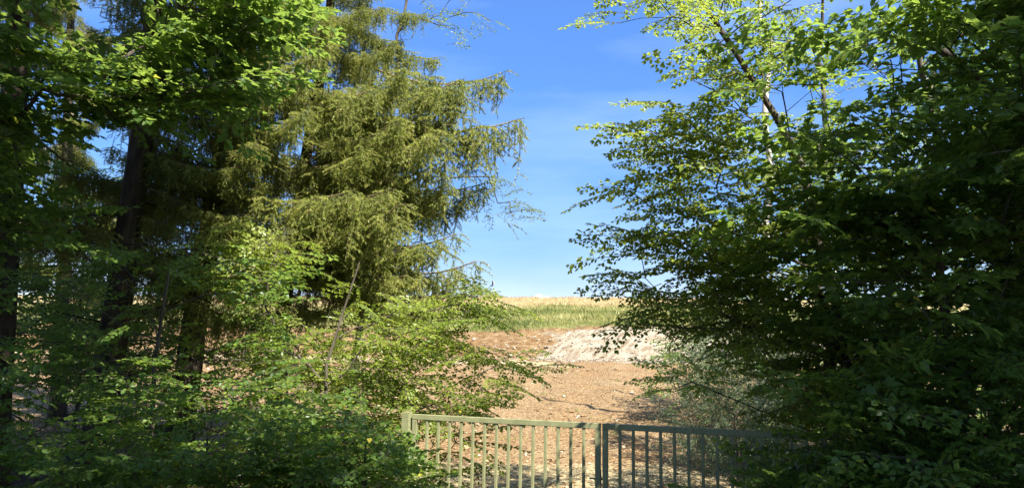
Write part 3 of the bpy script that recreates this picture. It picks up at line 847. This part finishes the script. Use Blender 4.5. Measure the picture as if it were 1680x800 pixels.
spruce('slender leaning spruce with long sunlit drooping boughs reaching right over the meadow', tC, .13,
       whorl(5.4, 13, 20, 2.5, .9) + whorl(2.6, 5.4, 8, 1.4, 1.8) +
       aim(tC, [(812, 108, 12, .4), (832, 215, 11.5, .5), (790, 430, 11.2, 1.0), (760, 485, 11.6, 1.2), (740, 150, 11.0, .3), (700, 260, 10.6, .5), (760, 330, 12, .7),
                (620, 330, 10.2, .6), (560, 250, 10.0, .5), (640, 200, 10.3, .4), (500, 330, 10.4, .6), (690, 400, 11, .8), (500, -10, 11.5, .2), (580, 10, 11, .2), (640, -20, 12, .2), (560, 60, 12.8, .2), (460, 20, 11, .2), (690, 30, 12.6, .25), (640, 70, 11.2, .3), (640, 440, 12.5, .9), (560, 470, 11.2, .8), (620, 500, 11.4, .9), (680, 470, 11.2, .9), (520, 420, 11, .7), (740, 230, 10.8, .4), (650, 120, 10.6, .3), (770, 170, 11.4, .4), (660, 60, 12.5, .3), (755, 385, 11.4, .8), (725, 300, 11.0, .6), (785, 300, 11.8, .7), (600, 400, 10.6, .8), (560, 160, 10.2, .4), (700, 200, 11.4, .4), (670, 340, 10.2, .6), (720, 90, 13.2, .3), (620, 20, 11.5, .2)]), 14)
spruce('spruce trunk cut by the left edge of the photo, in deep shade', tD, .2, whorl(3.2, 13, 34, 2.5, .8), 14)
tE = stem([(90, 790), (110, 300), (118, -60)], 15.5, (88, 800))
spruce('thin spruce standing behind the others at the left, seen between two trunks', tE, .15, whorl(1.6, 13, 52, 2.3, .7), 14)

# ------------------------------------------------------------------ left broadleaf trees
broadleaf('maple_tree', 'maple leaning in from the left edge, large bright leaves in front of the spruces', 'tree', 'maple',
          [gz(W(-260, 800, 6.4)), W(-240, 300, 6.4), W(-200, -200, 6.5), W(-170, -500, 6.6)], .13,
          region([(-300, -150), (430, -150), (440, 60), (300, 180), (260, 210), (60, 170), (40, 400), (-300, 400)], (5.8, 7.4), 100, .5)
          + region([(60, 95), (200, 110), (330, 170), (250, 215), (110, 160)], (6.3, 6.9), 16) + region([(270, 30), (440, 5), (440, 60), (290, 110)], (6.2, 6.8), 14)
          + region([(-60, 290), (60, 310), (70, 380), (-60, 420)], (6.2, 6.9), 8),
          (.6, .95), .38, r_tip=.004, outv=(.6, 0, 0))
broadleaf('hornbeam_tree', 'bright hornbeam left of the gate with long leafy branches reaching over the top rail', 'tree', 'hornbeam',
          stem([(520, 790), (535, 600), (590, 430)], 8.9, (515, 800)), .034,
          region([(350, 390), (420, 380), (560, 440), (700, 500), (705, 550), (680, 690), (640, 700), (600, 800), (420, 800), (430, 560)], (8.0, 9.8), 98, .42)
          + region([(690, 505), (790, 490), (840, 500), (760, 520)], (8.6, 9.2), 8) + region([(560, 560), (640, 500), (720, 530), (700, 680), (640, 700)], (8.3, 9.6), 7, .35) + region([(700, 560), (800, 580), (900, 596), (860, 610), (740, 620)], (8.6, 9.4), 9)
          + region([(680, 640), (800, 650), (850, 658), (760, 680), (690, 690)], (8.3, 9), 7) + region([(660, 700), (780, 710), (760, 790), (690, 790)], (8.2, 9), 5),
          (.45, .85), .62, r_tip=.0035, outv=(.7, 0, 0), drop_tip=.08, tonevar=.2)
broadleaf('beech_sapling', 'shaded sapling between the two thickest spruce trunks, a few leaves sunlit', 'tree', 'hazel',
          stem([(250, 790), (262, 600), (280, 430)], 8.2, (248, 800)), .04,
          region([(20, 470), (120, 400), (300, 380), (450, 420), (440, 620), (300, 680), (60, 640)], (7.4, 9.0), 40, .5), (.5, .9), .45, r_tip=.0035)
for lab, px, poly, Z, n in [
        ('dark hazel bush in the lower left corner below the maple', 60, [(-150, 560), (120, 540), (240, 620), (250, 850), (-150, 850)], (5.8, 7.6), 62),
        ('hazel bush below the spruce trunks with sunlit top leaves', 330, [(180, 640), (330, 600), (470, 640), (500, 850), (180, 850)], (6.0, 7.6), 56),
        ('leafy hazel bush at the foot of the left gate post', 590, [(430, 690), (520, 665), (615, 715), (655, 790), (670, 850), (440, 850)], (6.2, 7.3), 55)]:
    zz = sum(Z) / 2
    broadleaf('hazel_bush', lab, 'bush', 'hazel', stem([(px, 800), (px + 10, 720)], zz, (px - 5, 900)), .03,
              region(poly, Z, n, .25), (.45, .8), .5, r_tip=.003, group='hazel bushes under the trees')
broadleaf('beech_sapling', 'dark leafy sapling behind the spruce trunks, bits of pale slope showing through', 'tree', 'hazel',
          stem([(120, 790), (130, 560), (140, 330)], 13.0, (118, 800)), .05,
          region([(-200, 300), (100, 260), (330, 300), (480, 420), (470, 640), (-200, 640)], (12, 15), 135, .46), (.6, 1.0), .45, r_tip=.004)
broadleaf('hazel_bush', 'dark hazel bush between the spruce trunks, pale slope glinting through it', 'bush', 'hazel',
          stem([(180, 790), (190, 700), (200, 620)], 10.8, (178, 800)), .035,
          region([(-120, 540), (120, 500), (420, 540), (430, 720), (-120, 740)], (10.0, 11.8), 95, .42), (.5, .85), .45, r_tip=.0035)
broadleaf('beech_sapling', 'leafy sapling behind the bright hornbeam, left of the gate', 'tree', 'hazel',
          stem([(480, 790), (470, 620), (480, 500)], 11.5, (478, 800)), .045,
          region([(250, 500), (420, 470), (600, 500), (660, 620), (600, 790), (250, 790)], (10.4, 13), 52, .48), (.6, .9), .55, r_tip=.004)
broadleaf('slender_tree', 'slender tree behind the spruces, thin twigs with sparse small leaves against the blue sky', 'tree', 'birch',
          [gz(W(560, 800, 15))] + [W(*q, 15) for q in [(590, 500), (630, 250), (660, 60), (690, -120)]], .07,
          region([(670, 20), (760, -40), (810, 10), (800, 60), (740, 60), (690, 110)], (14.5, 15.5), 9) + region([(770, 270), (820, 290), (880, 345), (850, 372), (790, 320)], (14.5, 15.5), 9)
          + region([(600, 150), (700, 130), (720, 420), (620, 420)], (14, 16), 14) + region([(600, -250), (800, -250), (780, -60), (640, -60)], (14, 16), 14),
          (.4, .7), .35, r_tip=.006)

# ------------------------------------------------------------------ right trees
broadleaf('hornbeam_tree', 'tall sunlit hornbeam at the right of the sky gap, thin layered branches pointing left', 'tree', 'hornbeam',
          stem([(1390, 790), (1375, 500), (1330, 280), (1280, 190), (1190, 80), (1120, -60)], 7.0, (1395, 800)), .07,
          region([(1040, -120), (1340, -120), (1340, 250), (1250, 470), (1090, 470), (1110, 330), (1080, 210), (1090, 120), (1050, 40)], (6.2, 8.1), 400, .36)
          + region([(1075, -60), (1340, -60), (1340, 260), (1200, 330), (1080, 220), (1090, 120)], (6.6, 8.6), 190, .3)
          + region([(985, -20), (1050, 0), (1070, 60), (1010, 50)], (6.5, 7.4), 9) + region([(1030, 85), (1090, 100), (1090, 140)], (6.5, 7.4), 4)
          + region([(1030, 200), (1090, 190), (1090, 235), (1040, 235)], (6.5, 7.4), 6) + region([(1040, 270), (1110, 250), (1110, 290)], (6.5, 7.4), 5)
          + region([(1015, 305), (1100, 320), (1090, 350), (1010, 350)], (6.5, 7.4), 8),
          (.4, .7), .66, cull=[(0., [1], .42), (0., [2], .45), (.12, [4], 1.), (0., [6], .5)], r_tip=.0035, outv=(-.9, -.1, 0), drop_tip=.05)
broadleaf('hornbeam_tree', 'hornbeam behind the right gate leaf, low branches hanging in front of the white bank', 'tree', 'hornbeam',
          stem([(1420, 790), (1380, 600), (1330, 450)], 7.2, (1425, 800)), .07,
          region([(1105, 400), (1300, 330), (1500, 350), (1500, 720), (1320, 720), (1230, 560), (1120, 545)], (6.5, 8.4), 170, .36)
          + region([(1000, 405), (1080, 395), (1090, 440), (1040, 430)], (6.7, 7.6), 5) + region([(1020, 465), (1080, 450), (1090, 500), (1050, 480)], (6.7, 7.6), 5)
          + region([(1020, 520), (1100, 490), (1120, 560), (1080, 545)], (6.7, 7.6), 4) + region([(1010, 630), (1090, 590), (1180, 600), (1120, 650)], (8.2, 9), 7),
          (.42, .74), .5, cull=[(0., [1], .45), (0., [2], .5), (.12, [4], 1.), (.05, [6], .9)], r_tip=.004, outv=(-.9, 0, 0), drop_tip=.05)
broadleaf('willow_bush', 'grey-green willow bush just behind the right gate leaf', 'bush', 'willow',
          stem([(1210, 760), (1205, 680)], 11.2, (1212, 800)), .04,
          region([(1110, 660), (1140, 590), (1200, 545), (1300, 570), (1330, 800), (1130, 790)], (10.2, 12.4), 110, .15), (.5, .85), .55, r_tip=.003, pitch=(.5, .35), max_roll=.9)
broadleaf('birch_tree', 'pale-barked birch behind the sunlit hornbeam on the right', 'tree', 'birch',
          [gz(W(1250, 800, 14.5))] + [W(*q, 14.5) for q in [(1246, 500), (1240, 280), (1238, 60), (1236, -150)]], .10,
          region([(1120, -200), (1360, -200), (1420, 480), (1140, 560), (1130, 200)], (13, 16), 130, .4), (.6, .95), .6, cull=(.2, [1, 5], 1.), r_tip=.006, bark='birch_bark')
broadleaf('field_maple', 'lit field maple further back on the right, edge of the slope in its shadow', 'tree', 'hazel',
          [gz(W(1330, 800, 16.5))] + [W(*q, 16.5) for q in [(1330, 560), (1345, 300), (1350, 0)]], .12,
          region([(1085, 640), (1100, 560), (1170, 430), (1260, 330), (1500, 200), (1640, 500), (1600, 720), (1110, 700)], (15, 19), 190, .25), (.7, 1.2), .6, cull=(.1, [1, 5], 1.), r_tip=.006)
Y0 = 6.2
broadleaf('maple_tree', 'shaded maple with a thin crooked stem filling the right side of the photo', 'tree', 'maple',
          stem([(1590, 790), (1560, 560), (1535, 390), (1545, 220), (1500, 0), (1480, -200)], 6.4, (1600, 800)), .05,
          region([(1290, 30), (1340, -300), (1800, -300), (1800, 560), (1500, 640), (1290, 640), (1270, 300)], (5.4, 7.6), 330, .36) + region([(1300, 110), (1480, 40), (1500, 400), (1300, 420)], (5.6, 7.4), 85, .2), (.6, .95), .42, cull=[(.15, [4], 1.), (.05, [2, 6], .8), (0., [0], .4)], r_tip=.0035, outv=(-.3, -.2, 0))
broadleaf('maple_tree', 'maple at the right edge with a dark limb crossing the upper corner', 'tree', 'maple',
          [gz(W(1850, 800, 5.6))] + [W(*q, 5.6) for q in [(1800, 400), (1720, 200), (1560, 60), (1480, -60), (1400, -300)]], .06,
          region([(1380, -350), (1950, -350), (1950, 500), (1640, 500), (1600, 200), (1400, 60)], (4.9, 6.6), 230, .36), (.6, .95), .42, cull=[(.15, [4], 1.), (.05, [2], .8), (0., [0], .4)], r_tip=.0035)
broadleaf('maple_tree', 'shaded maple behind the others on the right, pale sky spots between its leaves', 'tree', 'maple',
          stem([(1640, 790), (1650, 400), (1650, 0), (1640, -250)], 9.5, (1640, 800)), .09,
          region([(1330, 100), (1400, -250), (1800, -250), (1800, 780), (1420, 760), (1380, 400)], (8.6, 11.5), 240, .33), (.7, 1.1), .45, cull=[(.1, [1, 2, 6], 1.), (0., [0], .4)], r_tip=.004)
for lab, px, poly, Z, n in [
        ('dark hazel bush in the lower right corner', 1600, [(1430, 620), (1700, 560), (1850, 600), (1850, 880), (1420, 880)], (4.6, 6.2), 140),
        ('dark hazel bush hiding the right end of the gate', 1380, [(1270, 830), (1340, 770), (1400, 700), (1480, 630), (1520, 880), (1270, 880)], (5.0, 6.3), 115)]:
    zz = sum(Z) / 2
    broadleaf('hazel_bush', lab, 'bush', 'hazel', stem([(px, 800), (px + 10, 720)], zz, (px - 5, 900)), .03,
              region(poly, Z, n, .2), (.45, .8), .42, r_tip=.003, cull=(.1, [4], 1.), group='hazel bushes under the trees')

# ------------------------------------------------------------------ unseen tall trees added to shade the verge, crowns thinned where sun passes
def box_region(lo, hi, n):
    c = (np.array(lo) + hi) / 2; h = (np.array(hi) - lo) / 2; out = []
    while len(out) < n:
        q = rng.uniform(-1, 1, 3)
        if (q ** 2).sum() < 1: out.append(c + q * h)
    return out
broadleaf('maple_tree', 'unseen tall maple added on the left verge, its canopy above the frame shading the trees below', 'tree', 'shade', [(-5.6, 3.2, .3), (-5.4, 3.3, 5), (-4.6, 3.5, 8)], .16,
          box_region((-8, .5, 5.9), np.array((2.0, 8.4, 12)), 420), (.6, .9), .5, cull=[(.55, [4], 1.), (.3, [0, 1], 1.), (.15, [3], 1.)], r_tip=.006)  # canopy above the frame, added to shade the left trees
for lab, x, y, lo, hi, n in [
        ('unseen tall beech added for shade behind the viewer on the right of the track', 6.5, -4, (2.5, -9, 6), (10.5, 3, 16), 420),
        ('unseen tall beech added for shade beside the viewer at the right', 9, 3, (6, -1, 6), (12.5, 7, 14), 300),
        ('unseen tall beech added for shade behind the viewer on the left of the track', -4.5, -4, (-10, -9, 6.5), (.5, 2.5, 16), 420),
        ('unseen tall beech added for shade straight behind the viewer over the track', 1.5, -9, (-4, -14, 8), (7, -5, 19), 420)]:
    broadleaf('shade_beech', lab, 'tree', 'shade', [(x, y, float(terrain_z(x, y)) - .05), (x, y, 6), (x + .2, y, (hi[2] + lo[2]) / 2 + 2)], .24,
              box_region(lo, np.array(hi), n), (.8, 1.2), .5, cull=[(.65, [1, 4, 6], 1.), (.3, [0, 2, 3], 1.)], r_tip=.008, group='unseen shade beeches behind the viewer')  # beeches out of view, put in for the shade they cast
